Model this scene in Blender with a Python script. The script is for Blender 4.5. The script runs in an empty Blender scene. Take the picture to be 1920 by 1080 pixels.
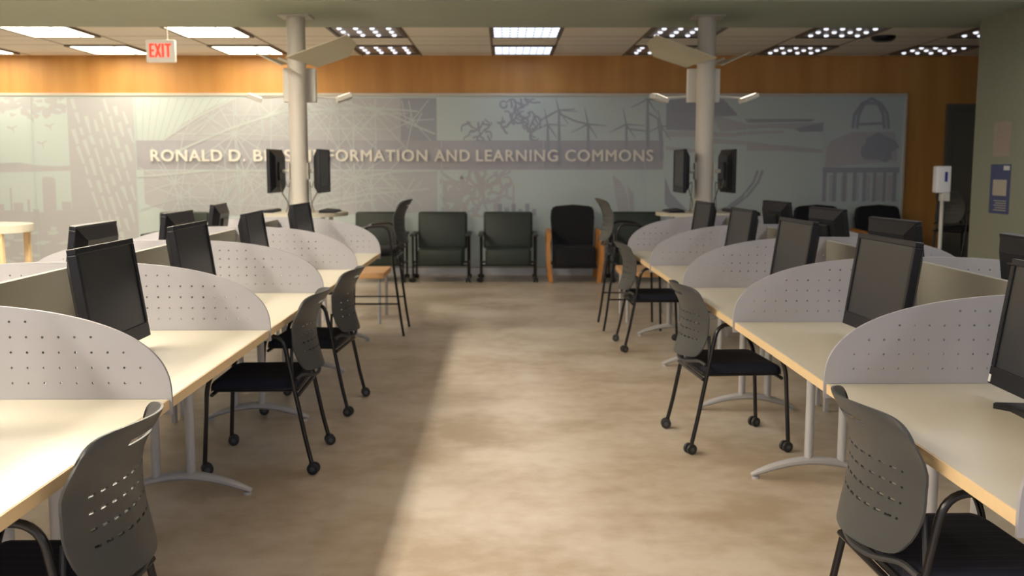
import bpy, bmesh, math, random
from mathutils import Vector, Matrix
PI = math.pi
random.seed(7)
sc = bpy.context.scene
C = sc.collection

# ------------------------------------------------------------------ camera, world, exposure
cam_d = bpy.data.cameras.new('camera'); cam = bpy.data.objects.new('camera', cam_d); C.objects.link(cam)
cam.location = (0, 0, 1.5)
cam.rotation_euler = (math.radians(90 - 6.921), 0, math.radians(-0.456))
cam_d.sensor_width = 36; cam_d.lens = 1870 * 36 / 1920
cam_d.clip_end = 100
cam_d.dof.use_dof = True; cam_d.dof.focus_distance = 3.1; cam_d.dof.aperture_fstop = 4.2
sc.camera = cam
sc.view_settings.view_transform = 'Standard'; sc.view_settings.look = 'None'
sc.view_settings.gamma = 1; sc.view_settings.use_curve_mapping = False
sc.view_settings.exposure = 0.22
w = bpy.data.worlds.new('world'); sc.world = w; w.use_nodes = True
w.node_tree.nodes['Background'].inputs[0].default_value = (0.72, 0.80, 1.0, 1)
w.node_tree.nodes['Background'].inputs[1].default_value = 0.95
KEY = 76.0        # near ceiling row, left
KEY2 = 11.0       # near ceiling row, right
FARLIT = 10.5     # lit troffers by the mural
UPLAMP = 2.5

# ------------------------------------------------------------------ materials
def srgb(r, g, b):
    f = lambda c: (c/255/12.92) if c/255 <= 0.04045 else ((c/255+0.055)/1.055)**2.4
    return (f(r), f(g), f(b))
def mat(name, col, rough=0.5, metal=0.0, spec=0.5, noise=0.0, nscale=20, bump=0.0, bscale=200, emit=None, estr=0, coat=0.0):
    m = bpy.data.materials.new(name); m.use_nodes = True
    nt = m.node_tree; b = nt.nodes['Principled BSDF']
    b.inputs['Base Color'].default_value = (*col, 1)
    b.inputs['Roughness'].default_value = rough; b.inputs['Metallic'].default_value = metal
    b.inputs['Specular IOR Level'].default_value = spec
    b.inputs['Coat Weight'].default_value = coat
    if emit:
        b.inputs['Emission Color'].default_value = (*emit, 1); b.inputs['Emission Strength'].default_value = estr
    if noise > 0 or bump > 0:
        tc = nt.nodes.new('ShaderNodeTexCoord')
    if noise > 0:
        n = nt.nodes.new('ShaderNodeTexNoise'); n.inputs['Scale'].default_value = nscale; n.inputs['Detail'].default_value = 5
        r = nt.nodes.new('ShaderNodeMapRange'); r.inputs['To Min'].default_value = 1-noise; r.inputs['To Max'].default_value = 1+noise
        mx = nt.nodes.new('ShaderNodeMix'); mx.data_type = 'RGBA'; mx.blend_type = 'MULTIPLY'; mx.inputs[0].default_value = 1
        mx.inputs[6].default_value = (*col, 1)
        nt.links.new(tc.outputs['Object'], n.inputs['Vector']); nt.links.new(n.outputs['Fac'], r.inputs['Value'])
        nt.links.new(r.outputs['Result'], mx.inputs[7]); nt.links.new(mx.outputs[2], b.inputs['Base Color'])
    if bump > 0:
        n2 = nt.nodes.new('ShaderNodeTexNoise'); n2.inputs['Scale'].default_value = bscale
        bp = nt.nodes.new('ShaderNodeBump'); bp.inputs['Strength'].default_value = bump; bp.inputs['Distance'].default_value = 0.002
        nt.links.new(tc.outputs['Object'], n2.inputs['Vector']); nt.links.new(n2.outputs['Fac'], bp.inputs['Height'])
        nt.links.new(bp.outputs['Normal'], b.inputs['Normal'])
    return m
def nodes(m): return m.node_tree, m.node_tree.nodes, m.node_tree.links

M = {}
M['laminate'] = mat('cream_laminate', (0.55, 0.52, 0.425), 0.38, noise=0.02, nscale=60)
M['maple_edge'] = mat('maple_edge_band', (0.78, 0.58, 0.33), 0.4, noise=0.06, nscale=30)
M['panel'] = mat('grey_painted_steel', (0.375, 0.37, 0.40), 0.45, noise=0.02, nscale=8, bump=0.05)
M['spine'] = mat('olive_grey_screen', (0.31, 0.30, 0.26), 0.7, noise=0.04, nscale=80)
M['leg_paint'] = mat('silver_grey_paint', (0.50, 0.50, 0.52), 0.35, metal=0.2)
M['black_tube'] = mat('black_gloss_tube', (0.010, 0.008, 0.008), 0.25)
M['shell'] = mat('charcoal_plastic', (0.058, 0.060, 0.061), 0.42, bump=0.15, bscale=500)
M['shell_dark'] = mat('black_plastic', (0.03, 0.03, 0.033), 0.5)
M['black_plastic'] = mat('black_plastic_matt', (0.010, 0.010, 0.013), 0.38, spec=0.3)
M['rubber'] = mat('black_rubber', (0.02, 0.02, 0.022), 0.55)
M['hub'] = mat('grey_wheel_hub', (0.07, 0.075, 0.08), 0.35)
M['screen'] = mat('dark_matt_screen', (0.012, 0.012, 0.015), 0.40, spec=0.75)
M['sticker'] = mat('white_sticker', (0.75, 0.75, 0.75), 0.5)
M['column'] = mat('white_column_paint', (0.62, 0.58, 0.52), 0.5, noise=0.02, nscale=5)
M['beam'] = mat('sage_soffit_paint', (0.42, 0.47, 0.39), 0.8, noise=0.03, nscale=3)
M['white_metal'] = mat('white_metal', (0.72, 0.70, 0.64), 0.45)
M['reflector'] = mat('pale_reflector', (0.60, 0.56, 0.42), 0.5)
M['green_vinyl'] = mat('dark_green_vinyl', (0.022, 0.034, 0.026), 0.42, noise=0.15, nscale=12, bump=0.2, bscale=90)
M['black_fabric'] = mat('black_fabric', (0.010, 0.010, 0.014), 0.85, noise=0.1, nscale=200)
M['orange_wood'] = mat('orange_wood', (0.62, 0.27, 0.07), 0.4, noise=0.12, nscale=15)
M['table_wood'] = mat('light_orange_wood', (0.74, 0.43, 0.20), 0.4, noise=0.08, nscale=12)
M['chrome'] = mat('chrome', (0.6, 0.6, 0.62), 0.2, metal=1)
M['door'] = mat('olive_door_paint', (0.15, 0.145, 0.12), 0.6)
M['wallgreen'] = mat('sage_wall_paint', (0.30, 0.31, 0.235), 0.85, noise=0.06, nscale=40)
M['plainwall'] = mat('off_white_wall_paint', (0.55, 0.52, 0.45), 0.85)
M['base'] = mat('pale_blue_baseboard', (0.82, 0.84, 0.92), 0.25)
M['exit_box'] = mat('exit_sign_box', (0.7, 0.66, 0.55), 0.5, emit=(1, 0.9, 0.75), estr=0.25)
M['exit_red'] = mat('exit_red_letters', (0.8, 0.05, 0.03), 0.5, emit=(1, 0.07, 0.03), estr=1.0)
M['lit'] = mat('lit_diffuser_warm', (0.9, 0.9, 0.85), 0.5, emit=(1.0, 0.88, 0.66), estr=FARLIT)
M['key'] = mat('lit_diffuser_near', (0.9, 0.9, 0.85), 0.5, emit=(1.0, 0.90, 0.74), estr=KEY)
M['key2'] = mat('lit_diffuser_near_right', (0.9, 0.9, 0.85), 0.5, emit=(0.95, 0.96, 1.0), estr=KEY2)
M['cool'] = mat('lit_diffuser_cool', (0.9, 0.9, 0.95), 0.5, emit=(0.72, 0.82, 1.0), estr=1.6)
M['dots'] = mat('lamp_glints', (0.9, 0.9, 0.95), 0.5, emit=(0.9, 0.92, 1.0), estr=1.1)
M['tray'] = mat('brown_troffer_tray', (0.13, 0.10, 0.075), 0.5)
M['louvre'] = mat('silver_louvre', (0.35, 0.34, 0.36), 0.35, metal=0.5)
M['letters'] = mat('cream_sign_letters', (0.95, 0.92, 0.86), 0.5)
M['m_base'] = mat('mural_pale', (0.6, 0.7, 0.715), 0.45, noise=0.03, nscale=1.5)
M['m_shade'] = mat('mural_lilac', (0.535, 0.555, 0.60), 0.45, noise=0.03, nscale=3)
M['m_light'] = mat('mural_line', (0.6, 0.665, 0.68), 0.45)
M['m_band'] = mat('mural_band', (0.465, 0.475, 0.54), 0.45, noise=0.10, nscale=6)
M['m_dark'] = mat('mural_slate', (0.4, 0.43, 0.51), 0.45, noise=0.05, nscale=5)
M['rail'] = mat('mural_rail', (0.66, 0.62, 0.55), 0.4)
M['poster_blue'] = mat('poster_blue', (0.07, 0.09, 0.20), 0.5)
M['poster_cream'] = mat('poster_cream', (0.50, 0.45, 0.36), 0.5)
M['poster_pink'] = mat('poster_pink', (0.38, 0.32, 0.27), 0.6, noise=0.15, nscale=50)
M['blue_mark'] = mat('blue_mark', (0.03, 0.05, 0.35), 0.5)
M['white_plastic'] = mat('white_plastic', (0.90, 0.90, 0.92), 0.35)
M['cable'] = mat('grey_cable', (0.20, 0.17, 0.14), 0.5)

# wood veneer wall: vertical grain, boards
m = mat('maple_veneer_wall', (0.6, 0.32, 0.1), 0.45); M['veneer'] = m
nt, N, L = nodes(m); b = N['Principled BSDF']
tc = N.new('ShaderNodeTexCoord'); mp = N.new('ShaderNodeMapping'); mp.inputs['Scale'].default_value = (3.0, 1, 0.35)
n = N.new('ShaderNodeTexNoise'); n.inputs['Scale'].default_value = 1.6; n.inputs['Detail'].default_value = 6
cr = N.new('ShaderNodeValToRGB'); cr.color_ramp.elements[0].position = .3; cr.color_ramp.elements[1].position = .7
cr.color_ramp.elements[0].color = (0.56, 0.265, 0.068, 1); cr.color_ramp.elements[1].color = (0.68, 0.36, 0.105, 1)
L.new(tc.outputs['Object'], mp.inputs[0]); L.new(mp.outputs[0], n.inputs['Vector']); L.new(n.outputs['Fac'], cr.inputs[0]); L.new(cr.outputs[0], b.inputs['Base Color'])

# floor: mottled polished concrete with streaks and small stains
m = mat('polished_concrete', (0.4, 0.3, 0.2), 0.38, spec=0.5); M['floor'] = m
nt, N, L = nodes(m); b = N['Principled BSDF']
tc = N.new('ShaderNodeTexCoord')
mp = N.new('ShaderNodeMapping'); mp.inputs['Scale'].default_value = (0.85, 1.1, 1)
n1 = N.new('ShaderNodeTexNoise'); n1.inputs['Scale'].default_value = 1.4; n1.inputs['Detail'].default_value = 8; n1.inputs['Roughness'].default_value = 0.62
n2 = N.new('ShaderNodeTexNoise'); n2.inputs['Scale'].default_value = 9; n2.inputs['Detail'].default_value = 6
add = N.new('ShaderNodeMath'); add.operation = 'MULTIPLY_ADD'; add.inputs[1].default_value = 0.35
cr = N.new('ShaderNodeValToRGB'); cr.color_ramp.elements[0].position = .54; cr.color_ramp.elements[1].position = .80
cr.color_ramp.elements[0].color = (0.445, 0.36, 0.265, 1); cr.color_ramp.elements[1].color = (0.63, 0.56, 0.475, 1)
e = cr.color_ramp.elements.new(.66); e.color = (0.54, 0.46, 0.37, 1)
L.new(tc.outputs['Object'], mp.inputs[0]); L.new(mp.outputs[0], n1.inputs['Vector']); L.new(tc.outputs['Object'], n2.inputs['Vector'])
L.new(n2.outputs['Fac'], add.inputs[0]); L.new(n1.outputs['Fac'], add.inputs[2]); L.new(add.outputs[0], cr.inputs[0])
n3 = N.new('ShaderNodeTexNoise'); n3.inputs['Scale'].default_value = 3.3; n3.inputs['Detail'].default_value = 9; n3.inputs['Roughness'].default_value = .7
cr3 = N.new('ShaderNodeValToRGB'); cr3.color_ramp.elements[0].position = .70; cr3.color_ramp.elements[1].position = .74
cr3.color_ramp.elements[0].color = (0, 0, 0, 1); cr3.color_ramp.elements[1].color = (1, 1, 1, 1)
mx = N.new('ShaderNodeMix'); mx.data_type = 'RGBA'; mx.inputs[7].default_value = (0.2, 0.13, 0.08, 1)
L.new(tc.outputs['Object'], n3.inputs['Vector']); L.new(n3.outputs['Fac'], cr3.inputs[0]); L.new(cr3.outputs[0], mx.inputs[0]); L.new(cr.outputs[0], mx.inputs[6])
L.new(mx.outputs[2], b.inputs['Base Color'])
r = N.new('ShaderNodeMapRange'); r.inputs['To Min'].default_value = 0.26; r.inputs['To Max'].default_value = 0.44
L.new(n1.outputs['Fac'], r.inputs['Value']); L.new(r.outputs[0], b.inputs['Roughness'])

# ceiling tiles with brown grid lines, the shade of their reveals put into the colour (module 1.775 x 1.75)
m = mat('ceiling_tile', (0.60, 0.50, 0.39), 0.9); M['ceiling'] = m
nt, N, L = nodes(m); b = N['Principled BSDF']
tc = N.new('ShaderNodeTexCoord'); sp = N.new('ShaderNodeSeparateXYZ'); L.new(tc.outputs['Object'], sp.inputs[0])
def line(axis, off, period, wd):
    a = N.new('ShaderNodeMath'); a.operation = 'SUBTRACT'; a.inputs[1].default_value = off; L.new(sp.outputs[axis], a.inputs[0])
    f = N.new('ShaderNodeMath'); f.operation = 'FLOORED_MODULO'; f.inputs[1].default_value = period; L.new(a.outputs[0], f.inputs[0])
    l = N.new('ShaderNodeMath'); l.operation = 'LESS_THAN'; l.inputs[1].default_value = wd; L.new(f.outputs[0], l.inputs[0]); return l
ls = [line(0, -0.165, 1.775, .03), line(0, 0.635, 1.775, .03), line(1, 12.72, 1.75, .025), line(1, 13.64, 1.75, .025), line(1, 12.3, 1.75, .012)]
acc = ls[0]
for l in ls[1:]:
    a = N.new('ShaderNodeMath'); a.operation = 'MAXIMUM'; L.new(acc.outputs[0], a.inputs[0]); L.new(l.outputs[0], a.inputs[1]); acc = a
mx = N.new('ShaderNodeMix'); mx.data_type = 'RGBA'; mx.inputs[6].default_value = (0.90, 0.84, 0.75, 1); mx.inputs[7].default_value = (0.30, 0.21, 0.14, 1)
L.new(acc.outputs[0], mx.inputs[0]); L.new(mx.outputs[2], b.inputs['Base Color'])

# seat fabric: navy with fine pinstripes
m = mat('navy_pinstripe_fabric', (0.012, 0.014, 0.024), 0.9); M['seat'] = m
nt, N, L = nodes(m); b = N['Principled BSDF']
tc = N.new('ShaderNodeTexCoord'); sp = N.new('ShaderNodeSeparateXYZ'); L.new(tc.outputs['Object'], sp.inputs[0])
f = N.new('ShaderNodeMath'); f.operation = 'FLOORED_MODULO'; f.inputs[1].default_value = 0.045; ad = N.new('ShaderNodeMath'); ad.operation = 'ADD'; ad.inputs[1].default_value = 0.0225; L.new(sp.outputs[1], ad.inputs[0]); L.new(ad.outputs[0], f.inputs[0])
l = N.new('ShaderNodeMath'); l.operation = 'LESS_THAN'; l.inputs[1].default_value = 0.0025; L.new(f.outputs[0], l.inputs[0])
mx = N.new('ShaderNodeMix'); mx.data_type = 'RGBA'; mx.inputs[6].default_value = (0.009, 0.012, 0.026, 1); mx.inputs[7].default_value = (0.06, 0.04, 0.035, 1)
L.new(l.outputs[0], mx.inputs[0]); L.new(mx.outputs[2], b.inputs['Base Color'])

# ------------------------------------------------------------------ helpers
def obj(name, bm, m, parent=None, smooth=False):
    me = bpy.data.meshes.new(name)
    bmesh.ops.recalc_face_normals(bm, faces=bm.faces)
    bm.to_mesh(me); bm.free()
    for mm in (m if isinstance(m, (list, tuple)) else [m]): me.materials.append(mm)
    if smooth:
        for p in me.polygons: p.use_smooth = True
        try: me.set_sharp_from_angle(angle=math.radians(smooth if smooth > 1 else 40))
        except Exception: pass
    o = bpy.data.objects.new(name, me); C.objects.link(o)
    if parent: o.parent = parent
    return o
def tag(o, label=None, cat=None, group=None, kind=None):
    if label: o['label'] = label
    if cat: o['category'] = cat
    if group: o['group'] = group
    if kind: o['kind'] = kind
    return o
def thing(name, label, cat, loc=(0, 0, 0), rz=0, group=None):
    o = bpy.data.objects.new(name, None); C.objects.link(o); o.location = loc; o.rotation_euler = (0, 0, rz)
    o.empty_display_size = 0.1
    return tag(o, label, cat, group)
def dup(root, loc=None, rz=None, label=None, group=None):
    def cp(o, par):
        c = o.copy(); C.objects.link(c); c.parent = par
        for ch in list(o.children): cp(ch, c)
        return c
    r = cp(root, None)
    if loc is not None: r.location = loc
    if rz is not None: r.rotation_euler = (0, 0, rz)
    if label: r['label'] = label
    if group: r['group'] = group
    return r
def struct(name, bm, m, smooth=False, label=None):
    o = obj(name, bm, m, None, smooth); o['kind'] = 'structure'
    if label: o['label'] = label
    return o
def box(bm, x0, x1, y0, y1, z0, z1, bev=0.0, seg=2, mat_i=0, mtx=None):
    r = bmesh.ops.create_cube(bm, size=1)
    vs = r['verts']
    for v in vs:
        v.co = Vector((x0 + (v.co.x+.5)*(x1-x0), y0 + (v.co.y+.5)*(y1-y0), z0 + (v.co.z+.5)*(z1-z0)))
    fs = list({f for v in vs for f in v.link_faces})
    if bev > 0:
        es = list({e for v in vs for e in v.link_edges})
        rr = bmesh.ops.bevel(bm, geom=es, offset=bev, segments=seg, profile=.5, affect='EDGES')
        fs = list(set(f for f in fs if f.is_valid) | set(rr['faces']))
        vs = list({v for f in fs for v in f.verts})
    for f in fs: f.material_index = mat_i
    if mtx is not None:
        for v in vs: v.co = mtx @ v.co
    return vs
def smooth_path(pts, n=6):
    P = [Vector(p) for p in pts]; out = []
    for i in range(len(P)-1):
        p0 = P[max(i-1, 0)]; p1 = P[i]; p2 = P[i+1]; p3 = P[min(i+2, len(P)-1)]
        for k in range(n):
            t = k/n
            out.append(0.5*((2*p1)+(-p0+p2)*t+(2*p0-5*p1+4*p2-p3)*t*t+(-p0+3*p1-3*p2+p3)*t**3))
    out.append(P[-1]); return out
def fillet(pts, r, n=6):
    P = [Vector(p) for p in pts]; out = [P[0]]
    for i in range(1, len(P)-1):
        a = (P[i-1]-P[i]); c = (P[i+1]-P[i]); d = min(r, a.length*.49, c.length*.49)
        A = P[i]+a.normalized()*d; B = P[i]+c.normalized()*d
        for k in range(n+1):
            t = k/n; out.append((1-t)**2*A + 2*t*(1-t)*P[i] + t*t*B)
    out.append(P[-1]); return out
def tube(bm, path, rad, seg=10, mat_i=0, sx=1.0, sz=1.0):
    P = [Vector(p) for p in path]; rings = []
    up = Vector((0, 0, 1)); prev = None
    for i, p in enumerate(P):
        t = (P[min(i+1, len(P)-1)] - P[max(i-1, 0)]).normalized()
        if prev is None:
            a = up if abs(t.dot(up)) < .95 else Vector((1, 0, 0))
            n = (a - t*a.dot(t)).normalized()
        else:
            n = (prev - t*prev.dot(t)).normalized()
        prev = n; bnr = t.cross(n)
        rr = rad[i] if isinstance(rad, (list, tuple)) else rad
        rings.append([bm.verts.new(p + (n*math.cos(2*PI*k/seg)*sz + bnr*math.sin(2*PI*k/seg)*sx)*rr) for k in range(seg)])
    for a, b2 in zip(rings, rings[1:]):
        for k in range(seg):
            f = bm.faces.new((a[k], a[(k+1) % seg], b2[(k+1) % seg], b2[k])); f.material_index = mat_i
    f = bm.faces.new(rings[0][::-1]); f.material_index = mat_i
    f = bm.faces.new(rings[-1]); f.material_index = mat_i
def lathe(bm, prof, seg=24, cx=0, cy=0, mat_i=0, mtx=None):
    rings = []
    for r_, z in prof:
        rings.append([bm.verts.new((cx+r_*math.cos(2*PI*k/seg), cy+r_*math.sin(2*PI*k/seg), z)) for k in range(seg)])
    for a, b2 in zip(rings, rings[1:]):
        for k in range(seg):
            f = bm.faces.new((a[k], a[(k+1) % seg], b2[(k+1) % seg], b2[k])); f.material_index = mat_i
    f = bm.faces.new(rings[0][::-1]); f.material_index = mat_i
    f = bm.faces.new(rings[-1]); f.material_index = mat_i
    if mtx is not None:
        for rg in rings:
            for v in rg: v.co = mtx @ v.co
def prism(bm, pts, h0, h1, axis='z', mat_i=0):
    def P(a, c, h): return {'z': (a, c, h), 'y': (a, h, c), 'x': (h, a, c)}[axis]
    A = [bm.verts.new(P(a, c, h0)) for a, c in pts]; B = [bm.verts.new(P(a, c, h1)) for a, c in pts]
    fs = [bm.faces.new(A), bm.faces.new(B[::-1])]
    n = len(pts)
    for i in range(n): fs.append(bm.faces.new((A[i], B[i], B[(i+1) % n], A[(i+1) % n])))
    for f in fs: f.material_index = mat_i
def rrect(x0, x1, y0, y1, r, n=5):
    out = []
    for cx, cy, a0 in ((x1-r, y1-r, 0), (x0+r, y1-r, 90), (x0+r, y0+r, 180), (x1-r, y0+r, 270)):
        for k in range(n+1):
            a = math.radians(a0+90*k/n); out.append((cx+r*math.cos(a), cy+r*math.sin(a)))
    return out
NB = bmesh.new

# ------------------------------------------------------------------ the room
WY = 13.9; CZ = 3.01; SZ = 2.94
bm = NB(); box(bm, -9.6, 8.2, -4.5, 14.2, -0.1, 0); struct('floor', bm, M['floor'])
bm = NB(); box(bm, -9.6, 8.2, -4.5, 14.2, CZ, CZ+.1); struct('ceiling', bm, M['ceiling'])
bm = NB(); box(bm, -9.6, 8.2, 8.95, 10.62, SZ, CZ-.001); struct('trim_1', bm, M['beam'], label='sage green soffit beam crossing the ceiling above both columns')
bm = NB(); box(bm, -9.6, 8.2, WY+.02, WY+.2, 0, CZ); struct('wall_back', bm, M['veneer'])
bm = NB(); box(bm, -9.6, -9.4, -4.5, WY+.02, 0, CZ); struct('wall_left', bm, M['plainwall'])
bm = NB(); box(bm, 4.69, 4.9, -4.5, 10.02, 0, SZ if False else CZ); struct('wall_right', bm, M['wallgreen'])
bm = NB(); box(bm, 8.0, 8.2, -4.5, WY+.02, 0, CZ); struct('wall_right_far', bm, M['wallgreen'])
bm = NB(); box(bm, -9.4, 6.08, WY-.02, WY+.019, 0, .10, .003); struct('baseboard_back', bm, M['base'])
d = struct('door_1', (lambda b_: (box(b_, 6.18, 7.12, WY-.02, WY+.02, 0.0, 2.28, .004), b_)[1])(NB()), M['door'])
bm = NB()
for a in ((6.1, 6.18, 0, 2.36), (7.12, 7.2, 0, 2.36), (6.18, 7.12, 2.28, 2.36)): box(bm, a[0], a[1], WY-.04, WY+.02, a[2], a[3], .003)
obj('door_frame', bm, M['door'], d)
bm = NB(); tube(bm, fillet([(6.26, WY-.02, 1.0), (6.26, WY-.07, 1.0), (6.38, WY-.07, 1.0)], .02), .011); obj('door_handle', bm, M['chrome'], d, True)

# ------------------------------------------------------------------ mural on the back wall
def MX(px): return -6.885 + 0.00731*px
def MZ(py): return 2.48 - (py-178)*0.00736
mural = thing('wall_mural', 'long pale printed mural with silhouettes and cream lettering on the wooden wall', 'mural', (0, WY, 0))
bm = NB(); box(bm, -9.3, MX(1699), -.012, .018, .11, MZ(180)); obj('mural_board', bm, M['m_base'], mural)
bm = NB(); box(bm, -9.3, MX(1701), -.03, .015, MZ(180), MZ(175), .003); box(bm, MX(1697), MX(1701), -.03, .015, .11, MZ(180), .002); obj('mural_rail', bm, M['rail'], mural)
LAY = {'band': .0125, 'shade': .0129, 'dark': .0145, 'light': .0160}
CNT = {}
def DEP(lay):
    CNT[lay] = CNT.get(lay, 0)+1; return -(LAY[lay]+CNT[lay]*7e-6)
IDX = {'band': 0, 'shade': 1, 'dark': 2, 'light': 3}
bp_ = NB()
def poly(pts, lay, dz=0):
    D_ = DEP(lay)
    vs = [bp_.verts.new((MX(x), D_, MZ(y))) for x, y in pts]
    f = bp_.faces.new(vs); f.material_index = IDX[lay]
    bmesh.ops.triangulate(bp_, faces=[f])
def rect(x0, y0, x1, y1, lay, dz=0): poly([(x0, y0), (x1, y0), (x1, y1), (x0, y1)], lay, dz)
def stroke(pts, w0, lay, w1=None, dz=0):
    D_ = DEP(lay)
    w1 = w0 if w1 is None else w1; n = len(pts); Lf = []; Rt = []
    for i, (x, y) in enumerate(pts):
        a = pts[max(i-1, 0)]; c = pts[min(i+1, n-1)]; dx, dy = c[0]-a[0], c[1]-a[1]; l = math.hypot(dx, dy) or 1
        w_ = (w0+(w1-w0)*i/max(n-1, 1))/2; Lf.append((x-dy/l*w_, y+dx/l*w_)); Rt.append((x+dy/l*w_, y-dx/l*w_))
    for i in range(n-1):
        vs = [bp_.verts.new((MX(q[0]), D_-i*3e-7, MZ(q[1]))) for q in (Lf[i], Lf[i+1], Rt[i+1], Rt[i])]
        f = bp_.faces.new(vs); f.material_index = IDX[lay]
def blob(cx, cy, rx, ry, lay, jag=.3, n=18, dz=0):
    pts = []
    for k in range(n):
        a = 2*PI*k/n; s = 1+random.uniform(-jag, jag); pts.append((cx+rx*s*math.cos(a), cy+ry*s*math.sin(a)))
    D_ = DEP(lay)
    c = bp_.verts.new((MX(cx), D_, MZ(cy))); vs = [bp_.verts.new((MX(x), D_, MZ(max(183, y)))) for x, y in pts]
    for k in range(n):
        f = bp_.faces.new((c, vs[k], vs[(k+1) % n])); f.material_index = IDX[lay]
# leaves / birds top left, hills, skyline
for _ in range(46):
    x = random.uniform(-40, 122); y = 184+abs(random.gauss(0, 1))*22
    if y < 246: blob(x, y, random.uniform(4, 10), random.uniform(3, 9), 'shade', .55, 10, random.uniform(0, .0003))
for (x, y) in ((74, 268), (20, 240), (58, 222), (90, 236)):
    stroke([(x-9, y-3), (x-1, y), (x+9, y-5)], 4, 'shade', 2); stroke([(x, y-2), (x+3, y+8)], 4, 'shade', 1, .0001)
poly([(-250, 306), (0, 306), (30, 303), (60, 308), (100, 310), (124, 309), (124, 318), (60, 320), (0, 321), (-250, 321)], 'shade')
for (a, c, t) in ((8, 12, 350), (14, 32, 378), (40, 45, 372), (50, 62, 390), (70, 95, 333), (72, 92, 330), (105, 123, 376), (96, 104, 392), (-60, -30, 360), (-120, -80, 345), (-20, -4, 380)):
    rect(a, t, c, 404, 'shade', random.uniform(0, .0003))
poly([(-250, 398), (10, 392), (60, 396), (124, 392), (124, 520), (-250, 520)], 'shade', .0004)
for _ in range(26): blob(random.uniform(-20, 120), random.uniform(420, 500), random.uniform(5, 14), random.uniform(2, 5), 'light', .4, 10, random.uniform(0, .0003))
# zone B: lilac field with light rope / tower strokes
rect(124, 183, 248, 520, 'shade')
for s in range(9):
    x0 = 118+s*15; cur = 150
    while cur < 470:
        l = random.uniform(14, 34); xa = x0+(cur-183)*.27+random.uniform(-2, 2); xb = x0+(cur+l-183)*.27
        if cur > 184 and 126 < xa < 246 and 126 < xb < 246: stroke([(xa, cur), (xb, cur+l)], random.uniform(4, 9), 'light', random.uniform(2, 7))
        cur += l+random.uniform(3, 9)+(9 if s in (3, 6) else 0)
for s in range(5): stroke([(128+s*3, 300+s*40), (246, 268+s*52)], 2, 'shade', 2, .0018)
# zone C: bridge lattice
poly([(300, 262), (345, 228), (395, 200), (440, 184), (815, 184), (815, 262)], 'shade')
poly([(262, 318), (815, 318), (815, 395), (700, 400), (480, 402), (330, 402), (262, 380)], 'shade')
def fan(cx, cy, rr, n, wd=2.6, a0=0, a1=360, box_=(250, 184, 812, 402)):
    for k in range(n):
        a = math.radians(a0+(a1-a0)*k/n+random.uniform(-4, 4)); q = rr*random.uniform(.7, 1.1)
        x, y = cx+q*math.cos(a), cy+q*math.sin(a)
        t = 1.0
        for _ in range(20):
            if box_[0] < cx+(x-cx)*t < box_[2] and box_[1] < cy+(y-cy)*t < box_[3]: break
            t *= .9
        stroke([(cx, cy), (cx+(x-cx)*t, cy+(y-cy)*t)], wd, 'light', wd*.7, random.uniform(0, .0004))
for c in ((436, 250, 110, 18), (505, 215, 90, 12), (620, 205, 90, 16), (700, 215, 80, 12), (560, 190, 90, 10), (660, 240, 80, 12), (770, 225, 60, 10), (320, 340, 90, 14), (330, 368, 100, 14), (452, 325, 90, 16), (420, 380, 90, 12), (660, 332, 110, 18), (690, 350, 80, 14), (600, 360, 90, 12), (520, 350, 80, 10)):
    fan(c[0], c[1], c[2], int(c[3]*.7), 2.2)
for _ in range(70):
    top = random.random() < .5; x0 = random.uniform(345, 790); y0, y1 = (random.uniform(188, 225), random.uniform(235, 260)) if top else (random.uniform(320, 345), random.uniform(370, 398))
    stroke([(x0, y0), (min(808, max(300 if not top else 345, x0+random.uniform(-70, 70))), y1)], random.uniform(1.2, 2.6), 'light', 1.2)
for (x0, y0, x1, y1) in ((300, 262, 440, 184), (320, 285, 540, 205), (580, 206, 780, 208), (250, 330, 520, 318), (560, 385, 800, 352), (560, 400, 700, 372), (640, 190, 812, 250), (660, 332, 812, 320)):
    stroke([(x0, y0), ((x0+x1)/2, (y0+y1)/2-6), (x1, y1)], 4, 'light', 3, .0005)
for k in range(12): stroke([(252+k*16, 184), (252+k*10, 262)], 1.2, 'shade', 1.2)
# text band
rect(250, 262, 1243, 316, 'band')
# zone D: trees, blossom, turbines
rect(748, 184, 815, 262, 'dark', 0)
def squig(x0, y0, n, st, wd, lay='dark', bx=(820, 184, 1240, 505)):
    x, y = x0, y0; a = random.uniform(0, 6.28); pts = [(x, y)]
    for _ in range(n):
        a += random.uniform(-1.1, 1.1); x = min(max(x+st*math.cos(a), bx[0]), bx[2]); y = min(max(y+st*math.sin(a), bx[1]), bx[3]); pts.append((x, y))
    stroke(pts, wd, lay, wd*.6, random.uniform(0, .0005))
for _ in range(26): squig(random.uniform(935, 1000), random.uniform(190, 255), 6, 6, 4.5, bx=(930, 186, 1010, 262))
for _ in range(12): squig(random.uniform(868, 912), random.uniform(225, 262), 6, 5, 4, bx=(862, 215, 918, 262))
for _ in range(22): squig(random.uniform(835, 940), random.uniform(318, 400), 8, 8, 6, 'shade', (822, 318, 960, 404))
for _ in range(10): squig(random.uniform(835, 880), random.uniform(330, 380), 8, 7, 10, 'shade', (830, 330, 890, 395))
stroke([(888, 318), (900, 350), (905, 378), (935, 372)], 10, 'shade', 8); stroke([(925, 320), (940, 352), (955, 340)], 8, 'shade', 5)
for k in range(9): rect(802+k*20, 378+(k % 3)*8, 812+k*20, 405, 'shade', .0003)
for k in range(6): rect(930+k*13, 380+(k % 2)*10, 938+k*13, 402, 'dark', 0)
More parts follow.
